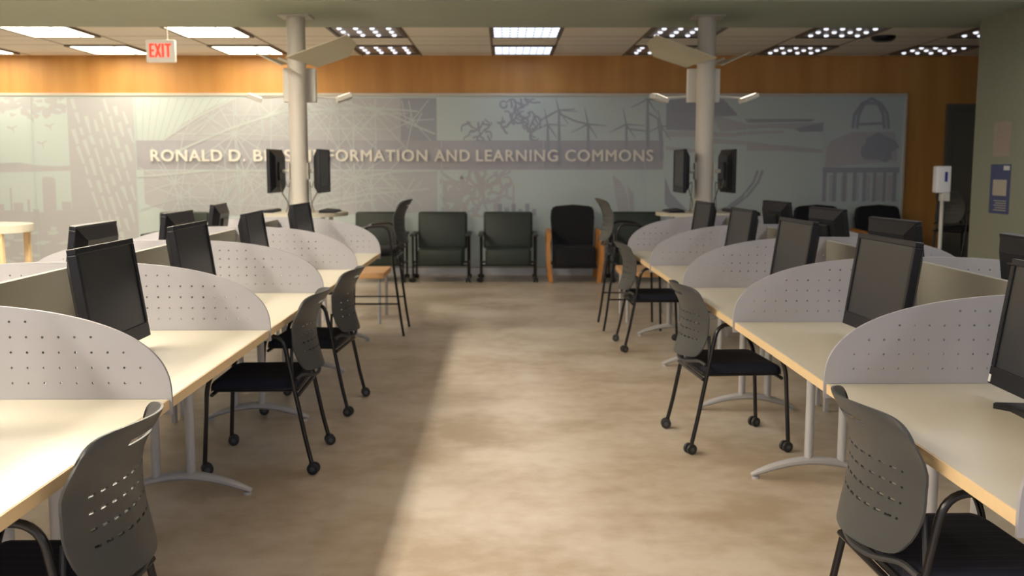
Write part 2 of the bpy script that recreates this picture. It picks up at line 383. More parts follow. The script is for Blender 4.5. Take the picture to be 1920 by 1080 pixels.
for (tx, ty, h) in ((1045, 206, 104), (1024, 232, 70), (1100, 232, 78), (1172, 232, 70), (1212, 186, 104), (1238, 235, 60)):
    stroke([(tx, ty), (tx+2, ty+h)], 3.5, 'dark', 8)
    for a in (-100, 5, 150, 60): stroke([(tx, ty), (tx+36*math.cos(math.radians(a)), max(184, ty+30*math.sin(math.radians(a))))], 3.2, 'dark', 1.2, random.uniform(0, .0004))
stroke([(1010, 225), (1045, 206), (1075, 204)], 4, 'dark', 2); stroke([(1045, 212), (1075, 226), (1100, 232)], 4, 'dark', 3)
stroke([(1212, 210), (1232, 222), (1240, 300)], 4, 'dark', 3); stroke([(1172, 240), (1212, 245)], 3, 'dark', 3)
poly([(1148, 326), (1165, 340), (1176, 365), (1180, 402), (1160, 402), (1152, 360)], 'shade'); poly([(1176, 345), (1188, 362), (1190, 402), (1181, 402)], 'shade')
for k in range(5): stroke([(1010+k*20, 366+k*3), (1180, 345+k*5)], 1.5, 'light', 1)
# zone E: bridge piers, streaks, arcs
poly([(1247, 188), (1300, 182), (1355, 186), (1378, 210), (1382, 216), (1330, 218), (1330, 245), (1247, 242)], 'dark')
poly([(1330, 212), (1400, 232), (1545, 228), (1540, 246), (1500, 242), (1440, 238), (1350, 246)], 'shade')
poly([(1395, 222), (1530, 222), (1520, 227), (1400, 229)], 'dark'); poly([(1490, 240), (1544, 228), (1544, 245), (1500, 246)], 'dark', .0002)
for (x0, y0, x1, y1, t) in ((1247, 250, 1380, 252, 12), (1330, 262, 1480, 276, 9), (1400, 275, 1544, 282, 12), (1247, 276, 1340, 282, 8), (1380, 250, 1470, 246, 7)):
    stroke([(x0, y0), ((x0+x1)/2, (y0+y1)/2+random.uniform(-3, 3)), (x1, y1)], t, 'shade', t*.6, random.uniform(.0001, .0006))
for r_ in (0, 9): stroke([(1432-r_, 318), (1424-r_, 340), (1404-r_, 366), (1375-r_, 388), (1340-r_, 398)], 5, 'dark', 5)
poly([(1247, 330), (1258, 360), (1290, 392), (1310, 402), (1265, 400), (1247, 380)], 'dark')
# zone F: arch and colonnade
for rr_ in (0, 8): stroke([(1600+rr_, 240), (1602+rr_, 215), (1615+rr_*.7, 194), (1634, 184.5+rr_), (1652-rr_*.7, 194), (1664-rr_, 212), (1668-rr_, 240)], 6, 'dark', 6, rr_*.00005)
stroke([(1610, 232), (1660, 230)], 5, 'dark', 5, .0006); poly([(1560, 262), (1600, 246), (1680, 246), (1688, 300), (1550, 312), (1552, 275)], 'shade')
blob(1650, 275, 34, 26, 'dark', .25, 16)
rect(1545, 312, 1692, 322, 'dark', 0)
for k in range(8): rect(1547+k*19, 322, 1554+k*19, 376, 'dark', 0)
for k in range(6): rect(1560+k*22, 326, 1572+k*22, 374, 'shade', .0002)
obj('printed_artwork', bp_, [M['m_band'], M['m_shade'], M['m_dark'], M['m_light']], mural)
for px in (57, 248, 440, 632, 824, 1016, 1208, 1400, 1545, -135, -325):
    bm = NB(); box(bm, MX(px)-.004, MX(px)+.004, -.0215, -.0205, .11, MZ(182)); obj('panel_joint', bm, M['m_base'], mural)
for word, p0, p1 in (('RONALD', 278, 411), ('D.', 425, 455), ('BESSE', 471, 562), ('INFORMATION', 575, 797), ('AND', 811, 877), ('LEARNING', 890, 1043), ('COMMONS', 1058, 1223)):
    cu = bpy.data.curves.new('sign_word', 'FONT'); cu.body = word
    cu.size = 1.0; cu.extrude = 0.03; cu.space_character = 1.12; cu.resolution_u = 4
    to = bpy.data.objects.new('tmp', cu); C.objects.link(to); bpy.context.view_layer.update()
    me = bpy.data.meshes.new_from_object(to.evaluated_get(bpy.context.evaluated_depsgraph_get())); bpy.data.objects.remove(to)
    xs = [v.co.x for v in me.vertices]; ys = [v.co.y for v in me.vertices]
    X0, X1, Z0, Z1 = MX(p0), MX(p1), MZ(300.5), MZ(279.5)
    for v in me.vertices:
        x, y, z = v.co
        v.co = (X0+(x-min(xs))/(max(xs)-min(xs))*(X1-X0), -.0315-z*.25, Z0+(y-min(ys))/(max(ys)-min(ys))*(Z1-Z0))
    bmw = bmesh.new()
    for q, (dx, dz) in enumerate(((0, 0), (.006, 0), (.012, 0), (.003, .004), (.009, -.004))):
        n0 = len(bmw.verts); bmw.from_mesh(me); bmw.verts.ensure_lookup_table()
        for v in bmw.verts[n0:]: v.co += Vector((dx-.006, -.0004*q, dz))
    bpy.data.meshes.remove(me)
    lo = obj('sign_word', bmw, M['letters'], mural); lo['label'] = 'cream raised capital letters'

# ------------------------------------------------------------------ ceiling troffers
def troffer(kind):
    t = thing('ceiling_light', '', 'ceiling light', (0, 0, CZ))
    bm = NB()
    W, D = (.20, .60) if kind.startswith('key') else (.40, .455)
    for a in ((-W, W, -D, -D+.03), (-W, W, D-.03, D), (-W, -W+.04, -D+.03, D-.03), (W-.04, W, -D+.03, D-.03)):
        box(bm, *a, -.022, -.001, .002)
    obj('frame', bm, M['tray'], t)
    if kind in ('lit', 'key', 'key2', 'cool'):
        bm = NB(); box(bm, -W+.04, W-.04, -D+.03, D-.03, -.014, -.002); obj('diffuser', bm, M[kind], t)
        bm = NB()
        if kind == 'cool':
            for k in range(1, 8): box(bm, -W+.04+k*.09-.004, -W+.04+k*.09+.004, -D+.03, D-.03, -.02, -.0145)
            for k in range(1, 4): box(bm, -W+.04, W-.04, -D+k*.2275-.004, -D+k*.2275+.004, -.0205, -.0144)
        else: box(bm, W-.22, W-.20, -D+.03, D-.03, -.02, -.0145)
        obj('louvre', bm, M['louvre'], t)
    else:
        bm = NB(); box(bm, -W+.04, W-.04, -D+.03, D-.03, -.006, -.002); obj('louvre', bm, M['louvre'], t)
        for k in range(4):
            for j in range(3):
                bm = NB(); lathe(bm, [(.004, -.028), (.020, -.024), (.028, -.016), (.028, -.007)], 10, -.27+k*.18, -.28+j*.28)
                obj('louvre_glint', bm, M['dots'], t, True)  # glowing bead imitating the reflection of a tube in a louvre cell
    return t
proto = {}
CXS = {k: .248+1.775*k for k in range(-5, 5)}
def place_light(kind, x, y, label, group):
    if kind in proto: t = dup(proto[kind], (x, y, CZ), 0, label, group)
    else:
        t = troffer(kind); proto[kind] = t; t.location = (x, y, CZ); t['label'] = label; t['group'] = group
    return t
names_k = {-4: 'furthest left', -3: 'above and left of the exit sign', -2: 'just left of the left column', -1: 'just right of the left column', 0: 'above the middle of the aisle', 1: 'beside the right column', 2: 'right of the right column', 3: 'furthest right by the sage wall'}
for rname, yy in (('row nearest the mural', 13.18), ('row beside the soffit', 11.43)):
    for k in range(-4, 4):
        kind = 'lit' if k <= -2 else ('cool' if k == 0 else 'dots')
        look = {'lit': 'bright troffer', 'cool': 'bluish lit troffer', 'dots': 'dim louvred troffer'}[kind]
        if k == 3 and yy > 12: xx = CXS[3]
        else: xx = CXS[k]
        place_light(kind, xx, yy, f'{look} {names_k[k]}, {rname}', 'ceiling troffers beyond the soffit')
for i, yy in enumerate((-2.6, -.9, .8, 2.5, 4.2, 5.9, 7.6)):
    nm = ('well behind the camera', 'behind the camera', 'beside the camera', 'above the nearest bay', 'above the second bay', 'above the fourth bay', 'next to the soffit')[i]
    place_light('key', -2.95, yy, f'bright ceiling troffer over the outer side of the left row, {nm}', 'ceiling troffers in front of the soffit')
    place_light('key2', 3.3, yy, f'ceiling troffer over the outer side of the right row, {nm}', 'ceiling troffers in front of the soffit')
bm = NB(); lathe(bm, [(.02, -.06), (.10, -.055), (.135, -.03), (.14, 0)], 24)
o = obj('ceiling_detector', bm, M['black_plastic'], None, True); o.location = (4.42, 11.85, CZ-.0005); tag(o, 'dark round detector on the ceiling tiles between the right-hand troffers', 'smoke detector')

# ------------------------------------------------------------------ exit sign
ex = thing('exit_sign', 'cream EXIT sign with red letters hanging from the ceiling at left', 'exit sign', (-3.69, 11.0, 2.62))
bm = NB(); box(bm, -.155, .155, -.03, .03, 0, .235, .01); obj('housing', bm, M['exit_box'], ex, True)
bm = NB(); box(bm, .06, .075, -.008, .008, .235, CZ-2.62, .004); obj('mounting_stem', bm, M['white_metal'], ex)
bm = NB()
H_ = .145; z0 = .05; tk = .024
def lb(x0, x1, a, c): box(bm, x0, x1, -.036, -.0305, z0+a, z0+c)
lb(-.118, -.118+tk, 0, H_); lb(-.118+tk, -.066, 0, tk*.9); lb(-.118+tk, -.066, H_/2-tk*.45, H_/2+tk*.45); lb(-.118+tk, -.066, H_-tk*.9, H_)
for s in (-1, 1):
    prism(bm, [(-.025-s*.025-tk/2, z0), (-.025-s*.025+tk/2, z0), (-.025+s*.025+tk/2, z0+H_), (-.025+s*.025-tk/2, z0+H_)], -.036-.0004*s, -.0305, 'y')
lb(.016, .016+tk, 0, H_); lb(.072, .072+tk, 0, H_-tk*.9); lb(.050, .118, H_-tk*.9, H_)
obj('letters', bm, M['exit_red'], ex)

# ------------------------------------------------------------------ workstation rows
EDGE = {'L': 1.072, 'R': 1.105}; SP = {'L': 1.95, 'R': 1.985}
PY = {'L': [1.78+1.36*i for i in range(6)], 'R': [2.05, 3.352, 4.72, 6.09, 7.47, 8.85]}
DT = .762
def desk_unit(depth, ln, first):
    # local: x=0 spine, +x toward the aisle, y from 0 (near) to ln
    t = thing('workstation_desk', '', 'desk')
    g = .006
    bm = NB(); box(bm, .016, depth-.004, g, ln-g, DT-.034, DT, .0015, 1); obj('desktop', bm, M['laminate'], t)
    bm = NB(); box(bm, depth-.004, depth, g, ln-g, DT-.034, DT-.0005, .001, 1); obj('edge_band', bm, M['maple_edge'], t)
    bm = NB(); box(bm, .12, .15, .05, ln-.05, DT-.11, DT-.035, .002); box(bm, depth-.30, depth-.27, .05, ln-.05, DT-.075, DT-.035, .002)
    obj('support_beam', bm, M['leg_paint'], t)
    for yy in ([.03, ln-.03] if first else [ln-.03]):
        bm = NB(); xt = depth-.095; xb = xt-.60; pts = []; rad = []
        for k in range(17):
            s = k/16; pts.append((xt+(xb-xt)*s, yy, .016+.072*math.sin(PI*s)**.9)); rad.append(.012+.013*math.sin(PI*s)**.6)
        tube(bm, pts, rad, 10, 0, 1.1, .9)
        lathe(bm, [(.018, 0), (.018, .012)], 12, xt-.02, yy); lathe(bm, [(.018, 0), (.018, .012)], 12, xb+.02, yy)
        obj('foot', bm, M['leg_paint'], t, True)
        for px in (xt-.275, xt-.435):
            bm = NB(); lathe(bm, [(.021, .075 if px < xt-.3 else .08), (.021, DT-.034)], 16, px, yy); obj('leg', bm, M['leg_paint'], t, True)
    return t
def panel_mesh(a):
    # superellipse outline across both sides of the spine, perforated
    cu = bpy.data.curves.new('p', 'CURVE'); cu.dimensions = '2D'; cu.fill_mode = 'BOTH'; cu.extrude = .006
    def sp_(pts):
        s = cu.splines.new('POLY'); s.points.add(len(pts)-1)
        for p, q in zip(s.points, pts): p.co = (q[0], q[1], 0, 1)
        s.use_cyclic_u = True
    nn, b_ = 2.6, .312; out = []
    for k in range(65):
        th = PI*k/64; c, s = math.cos(th), math.sin(th)
        out.append((a*math.copysign(abs(c)**(2/nn), c), DT+b_*abs(s)**(2/nn)))
    out += [(-a, DT-.05), (-a+.03, DT-.05), (-a+.03, DT+.0005), (a-.03, DT+.0005), (a-.03, DT-.05), (a, DT-.05)]
    sp_(out)
    hol = []
    for r_ in range(5):
        z = .815+.0495*r_
        for k in range(-18, 18):
            x = (k+.5)*.051
            if (abs(x)/(a-.05))**nn + (abs(z-DT)/(b_-.035))**nn < 1 and abs(x) > .02:
                hol.append((x, z))
    for x, z in hol: sp_([(x+.0042*math.cos(2*PI*j/8), z+.0042*math.sin(2*PI*j/8)) for j in range(8)])
    o = bpy.data.objects.new('tmp', cu); C.objects.link(o); bpy.context.view_layer.update()
    me = bpy.data.meshes.new_from_object(o.evaluated_get(bpy.context.evaluated_depsgraph_get())); bpy.data.objects.remove(o)
    me.transform(Matrix.Rotation(PI/2, 4, 'X')); me.name = 'divider_panel'; me.materials.clear(); me.materials.append(M['panel'])
    return me
ORD = ['nearest the camera', 'second from the camera', 'third from the camera', 'fourth from the camera', 'furthest from the camera']
for side in 'LR':
    sgn = -1 if side == 'L' else 1
    word = 'left' if side == 'L' else 'right'
    spx = SP[side]; depth = spx-EDGE[side]; ys = PY[side]; ln = ys[1]-ys[0]
    protos = {}
    for i in range(5):
        for face in (0, 1):   # 0 aisle side, 1 outer side
            rz = (0 if side == 'L' else PI) if face == 0 else (PI if side == 'L' else 0)
            flip = abs(rz) > 1
            ln = ys[i+1]-ys[i]; key = (round(ln, 3), i == 0 and not flip)
            if key not in protos: protos[key] = desk_unit(depth, ln, key[1])
            src = protos[key]
            lab = (f'cream desk on the aisle side of the {word} row, {ORD[i]}' if face == 0 else
                   f'cream desk on the outer side of the {word} row, {ORD[i]}')
            y0 = ys[i] if not flip else ys[i+1]
            t = dup(src, (sgn*spx, y0, 0), rz, lab, f'workstation desks of the {word} row')
            if flip:   # leg frame must stand at the far end in both cases
                for ch in t.children:
                    if ch.name.split('.')[0] in ('foot', 'leg'): ch.location.y = -(ln-.06)
                if i == 0:
                    for ch in list(t.children):
                        if ch.name.split('.')[0] in ('foot', 'leg'):
                            c = ch.copy(); C.objects.link(c); c.parent = t; c.location.y = 0
    for s_ in protos.values():
        for ch in list(s_.children): bpy.data.objects.remove(ch)
        bpy.data.objects.remove(s_)
    pm = panel_mesh(depth+.008)
    PORD = ['nearest the camera', 'second from the camera', 'third from the camera', 'fourth from the camera', 'fifth from the camera', 'at the far end of the row']
    for i, y in enumerate(ys):
        o = bpy.data.objects.new('divider_panel', pm); C.objects.link(o); o.location = (sgn*spx, y, 0)
        tag(o, f'arched grey perforated divider panel across the {word} row, {PORD[i]}', 'divider panel', f'divider panels of the {word} row')
    for i in range(5):
        ln = ys[i+1]-ys[i]
        t = thing('spine_screen', f'olive grey spine screen along the middle of the {word} row, {ORD[i]}', 'privacy screen', (sgn*spx, ys[i], 0), 0, f'spine screens of the {word} row')
        bm = NB(); box(bm, -.014, .014, .012, ln-.012, .30, 1.055, .003); obj('screen_board', bm, M['spine'], t)
        
        for p0 in (.06, ln-.10):
            bm = NB(); box(bm, -.012, .012, p0, p0+.04, 0, .30, .002); obj('support_post', bm, M['leg_paint'], t)

# ------------------------------------------------------------------ desktop monitors
def monitor_body(t, w_=.555, h=.405, z0=0.0):
    # facing -y, bottom centre at origin
    bm = NB()
    bz = .022; ch = .058
    for a in ((-w_/2, w_/2, 0, ch), (-w_/2, w_/2, h-bz, h), (-w_/2, -w_/2+bz, ch, h-bz), (w_/2-bz, w_/2, ch, h-bz)):
        box(bm, a[0], a[1], -.012, .022, z0+a[2], z0+a[3], .003)
    obj('bezel', bm, M['black_plastic'], t)
    bm = NB(); box(bm, -w_/2+bz, w_/2-bz, -.006, .01, z0+ch, z0+h-bz); obj('screen', bm, M['screen'], t)
    bm = NB()
    A = [(-w_/2+.01, .01), (w_/2-.01, .01), (w_/2-.01, h-.01), (-w_/2+.01, h-.01)]
    Bp = [(-w_/2+.07, .06), (w_/2-.07, .06), (w_/2-.07, h-.07), (-w_/2+.07, h-.07)]
    va = [bm.verts.new((x, .022, z0+z)) for x, z in A]; vb = [bm.verts.new((x, .062, z0+z)) for x, z in Bp]
    for k in range(4): bm.faces.new((va[k], va[(k+1) % 4], vb[(k+1) % 4], vb[k]))
    bm.faces.new(vb); bm.faces.new(va[::-1])
    box(bm, -.12, .12, .055, .078, z0+.12, z0+.30, .008)
    obj('back_cover', bm, M['black_plastic'], t)
def desk_monitor(label):
    t = thing('desktop_monitor', label, 'monitor')
    tilt = bpy.data.objects.new('tilt', None)
    monitor_body(t)
    for ch in t.children:
        ch.location = (0, 0, .048); ch.rotation_euler = (-.14, 0, 0)
    bm = NB(); pts = [(-.05, .07, .19), (.05, .07, .19), (.04, .105, .02), (-.04, .105, .02)]
    va = [bm.verts.new(p) for p in pts]; vb = [bm.verts.new((p[0], p[1]+.03, p[2])) for p in pts]
    bm.faces.new(va); bm.faces.new(vb[::-1])
    for k in range(4): bm.faces.new((va[k], vb[k], vb[(k+1) % 4], va[(k+1) % 4]))
    obj('stand_neck', bm, M['black_plastic'], t)
    bm = NB()
    prism(bm, [(-.145, -.045), (-.13, -.058), (-.09, -.025), (.09, -.025), (.13, -.058), (.145, -.045), (.13, .12), (.10, .14), (-.10, .14), (-.13, .12)], .0, .016)
    obj('stand_base', bm, M['black_plastic'], t)
    bm = NB(); box(bm, -.012, .012, -.0135, -.0122, .018, .036); o = obj('badge', bm, M['hub'], t); o.location = (0, 0, .048); o.rotation_euler = (-.14, 0, 0)
    bpy.data.objects.remove(tilt)
    return t
mon = desk_monitor('')
def face(dx, dy):   # rotation so that local -y points along (dx,dy)
    return math.atan2(dy, dx)+PI/2
LM = [(-1.52, 2.46, 0), (-1.47, 3.80, 0), (-1.57, 5.16, 0), (-1.57, 6.48, .04), (-1.57, 8.0, -.04)]
RM = [(1.56, 2.86, -.02), (1.53, 4.10, .05), (1.58, 5.55, .05), (1.62, 7.0, .04), (1.63, 8.40, .04)]
used = False
for side, lst in (('L', LM), ('R', RM)):
    w1 = 'left' if side == 'L' else 'right'
    for i, (x, y, a) in enumerate(lst):
        rz = (PI/2 if side == 'L' else -PI/2)+a
        lab = f'black monitor facing the aisle on the {w1} row, {ORD[i]}'
        if side == 'L' and i == 0: mon.location = (x, y, DT); mon.rotation_euler = (0, 0, rz); mon['label'] = lab; mon['group'] = 'aisle-side monitors of the left row'
        else:
            t = dup(mon, (x, y, DT), rz, lab, f'aisle-side monitors of the {w1} row')
            if side == 'R' and i == 0:
                bm = NB(); box(bm, -.272, -.258, -.0135, -.0122, .006, .030); s_ = obj('sticker', bm, M['sticker'], t); s_.location = (0, 0, .048); s_.rotation_euler = (-.14, 0, 0); s_['label'] = 'small white sticker'
OL = [(-2.25, 3.70, 0), (-2.19, 5.20, .02), (-2.21, 6.60, 0), (-2.34, 8.0, .1)]
OR = [(2.27, 4.12, 0), (2.25, 5.60, .1), (2.36, 7.1, .12), (2.38, 8.5, .12)]
for side, lst in (('L', OL), ('R', OR)):
    w1 = 'left' if side == 'L' else 'right'
    for i, (x, y, a) in enumerate(lst):
        rz = (-PI/2 if side == 'L' else PI/2)+a
        dup(mon, (x, y, DT), rz, f'black monitor on the outer side of the {w1} row, {ORD[i] if i < 3 else "fourth from the camera"}', f'outer-side monitors of the {w1} row')

# ------------------------------------------------------------------ chairs
def shell_mesh(h0=.47, h1=.885, slots=True):
    bm = NB(); NU = 66
    us = [math.sin(PI/2*(-1+2*i/NU))*.55+(-1+2*i/NU)*.45 for i in range(NU+1)]
    zs = [h0+.0]
    base = [(.0, 0), (.03, 0), (.06, 0), (.10, 0), (.107, 1), (.145, 0), (.152, 1), (.19, 0), (.197, 1), (.235, 0), (.241, 1), (.28, 0), (.31, 0), (.335, 0), (.351, 2), (.37, 0), (.388, 0), (.40, 0)]
    tot = .40
    def P(u, v):
        W = .247-.010*v+.008*math.sin(PI*v)-.016*(1-v)**3
        W *= 1-.07*abs(2*v-1)**7
        top = (h1-h0)-.024*abs(u)**2.5-.045*abs(u)**12; bot = .008*u*u+.028*abs(u)**12
        z = h0+bot+(top-bot)*v
        prof = -.285+.040*math.sin(PI*min(1, v*1.05))-.165*max(0, v-.62)**1.5
        x = prof+u*u*(.060+.055*max(0, v-.55)/.45)+.012*u*u*(1-v)
        return Vector((x, u*W, z))
    vv = [[bm.verts.new(P(u, s/tot)) for u in us] for s, _ in base]
    for j in range(len(base)-1):
        kind = base[j+1][1]
        for i in range(NU):
            uc = (us[i]+us[i+1])/2
            if kind == 1 and abs(uc) < .74 and (i % 5) < 3: continue
            if kind == 2 and abs(uc) < .36: continue
            bm.faces.new((vv[j][i], vv[j][i+1], vv[j+1][i+1], vv[j+1][i]))
    geom = bm.faces[:]
    r = bmesh.ops.extrude_face_region(bm, geom=geom, use_keep_orig=True)
    for v in [g for g in r['geom'] if isinstance(g, bmesh.types.BMVert)]: v.co.x -= .007
    return bm
def seat_bm(z, x0=-.19, x1=.24, wd=.225):
    bm = NB(); n = 8; top = []; bot = []
    out = rrect(x0, x1, -wd, wd, .06, 6)
    rings = []
    cx = (x0+x1)/2
    for s, dz in ((1.0, -.02), (1.0, .004), (.985, .015), (.95, .022), (.8, .024), (.5, .020), (.2, .018)):
        rings.append([bm.verts.new((cx+(x-cx)*s, y*s, z+dz-.03*max(0, (cx+(x-cx)*s-.16)/.08)**2)) for x, y in out])
    for a, b2 in zip(rings, rings[1:]):
        for k in range(len(a)): bm.faces.new((a[k], a[(k+1) % len(a)], b2[(k+1) % len(a)], b2[k]))
    bm.faces.new(rings[0][::-1]); bm.faces.new(rings[-1])
    return bm
def caster_bm():
    bm = NB()
    for s in (-1, 1):
        mt = Matrix.Translation((-.012, s*.015, .029)) @ Matrix.Rotation(PI/2, 4, 'X')
        lathe(bm, [(.020, -.010), (.028, -.008), (.029, 0), (.028, .008), (.020, .010)], 16, 0, 0, 0, mt)
        lathe(bm, [(.012, -.0105), (.012, .0105)], 12, 0, 0, 1, mt)
    box(bm, -.022, .012, -.004, .004, .026, .052, .002)
    tube(bm, [(0, 0, .045), (0, 0, .075)], .009, 10)
    return bm
def make_chair(name, label, cat, seat_z=.445, arm=.69, back0=.47, casters=True, hw=.262, mshell='shell'):
    t = thing(name, label, cat)
    obj('backrest', shell_mesh(back0+.024, back0+.415), M[mshell], t, True)
    obj('seat', seat_bm(seat_z), M['seat'] if casters else M['black_fabric'], t, True)
    bm = NB(); box(bm, -.20, .22, -.215, .215, seat_z-.045, seat_z-.018, .012); obj('seat_pan', bm, M['black_plastic'], t, True)
    zb = .06 if casters else .012
    for s in (-1, 1):
        bm = NB()
        p = fillet([(-.262, s*hw, zb), (-.238, s*(hw-.004), .16), (-.135, s*(hw-.01), arm), (.10, s*(hw-.012), arm-.012), (.235, s*(hw-.008), seat_z+.02), (.258, s*hw, zb)], .075, 7)
        tube(bm, p, .0115, 10)
        obj('side_frame', bm, M['black_tube'], t, True)
        bm = NB()
        tube(bm, smooth_path([(-.175, s*(hw-.012), back0+.02), (-.172, s*.236, back0+.07), (-.172, s*.222, back0+.15)], 4), .008, 8)
        obj('back_support', bm, M['shell_dark'], t, True)
    for xx in (-.205, .215):
        bm = NB(); tube(bm, [(xx, -hw+.008, seat_z-.05), (xx, hw-.008, seat_z-.05)], .010, 8); obj('crossbar', bm, M['black_tube'], t, True)
    bm = NB(); tube(bm, smooth_path([(-.195, -hw+.008, back0+.0), (-.215, -.19, back0+.012), (-.25, -.10, back0-.006), (-.262, 0, back0-.012), (-.25, .10, back0-.006), (-.215, .19, back0+.012), (-.195, hw-.008, back0+.0)], 4), .009, 8)
    obj('lower_back_rim', bm, M['shell_dark'], t, True)
    if casters:
        for sx in (-1, 1):
            for s in (-1, 1):
                o = obj('caster', caster_bm(), [M['rubber'], M['hub']], t, True); o.location = (sx*.26, s*hw, 0); o.rotation_euler = (0, 0, random.uniform(-.5, .5)+(0 if sx < 0 else .3))
    else:
        bm = NB()
        zz = .30
        for s in (-1, 1): tube(bm, [(-.218, s*(hw-.006), zz), (.25, s*(hw-.004), zz)], .007, 8)
        obj('footrest_rung', bm, M['black_tube'], t, True)
        bm = NB(); tube(bm, [(.25, -hw+.004, .34), (.25, hw-.004, .34)], .008, 8); obj('footrest_bar', bm, M['black_tube'], t, True)
    return t
G = 'caster chairs along the aisle'
ch = make_chair('caster_chair', 'charcoal caster chair nearest the camera on the left', 'chair')
ch.location = (-1.205, 2.475, 0); ch.rotation_euler = (0, 0, PI); ch['group'] = G
dup(ch, (-1.215, 5.03, 0), PI+.02, 'charcoal caster chair with navy seat in the middle of the left row', G)
dup(ch, (-1.20, 6.20, 0), PI-.06, 'charcoal caster chair furthest back along the left row', G)
dup(ch, (1.235, 2.67, 0), .03, 'charcoal caster chair nearest the camera on the right', G)
dup(ch, (1.227, 5.385, 0), .08, 'charcoal caster chair with navy seat in the middle of the right row', G)
dup(ch, (1.245, 8.27, 0), .02, 'charcoal caster chair furthest back along the right row', G)
st = make_chair('counter_stool', 'black counter stool with arms beside the end of the left row', 'stool', .76, .99, .80, False)
st.location = (-1.15, 8.98, 0); st.rotation_euler = (0, 0, PI); st['group'] = 'counter stools'
dup(st, (1.17, 9.25, 0), .0, 'grey-backed counter stool with thin black legs beside the end of the right row', 'counter stools')
dup(st, (5.64, 12.25, 0), .3, 'black tall stool against the wooden wall behind the sanitiser stand', 'counter stools')

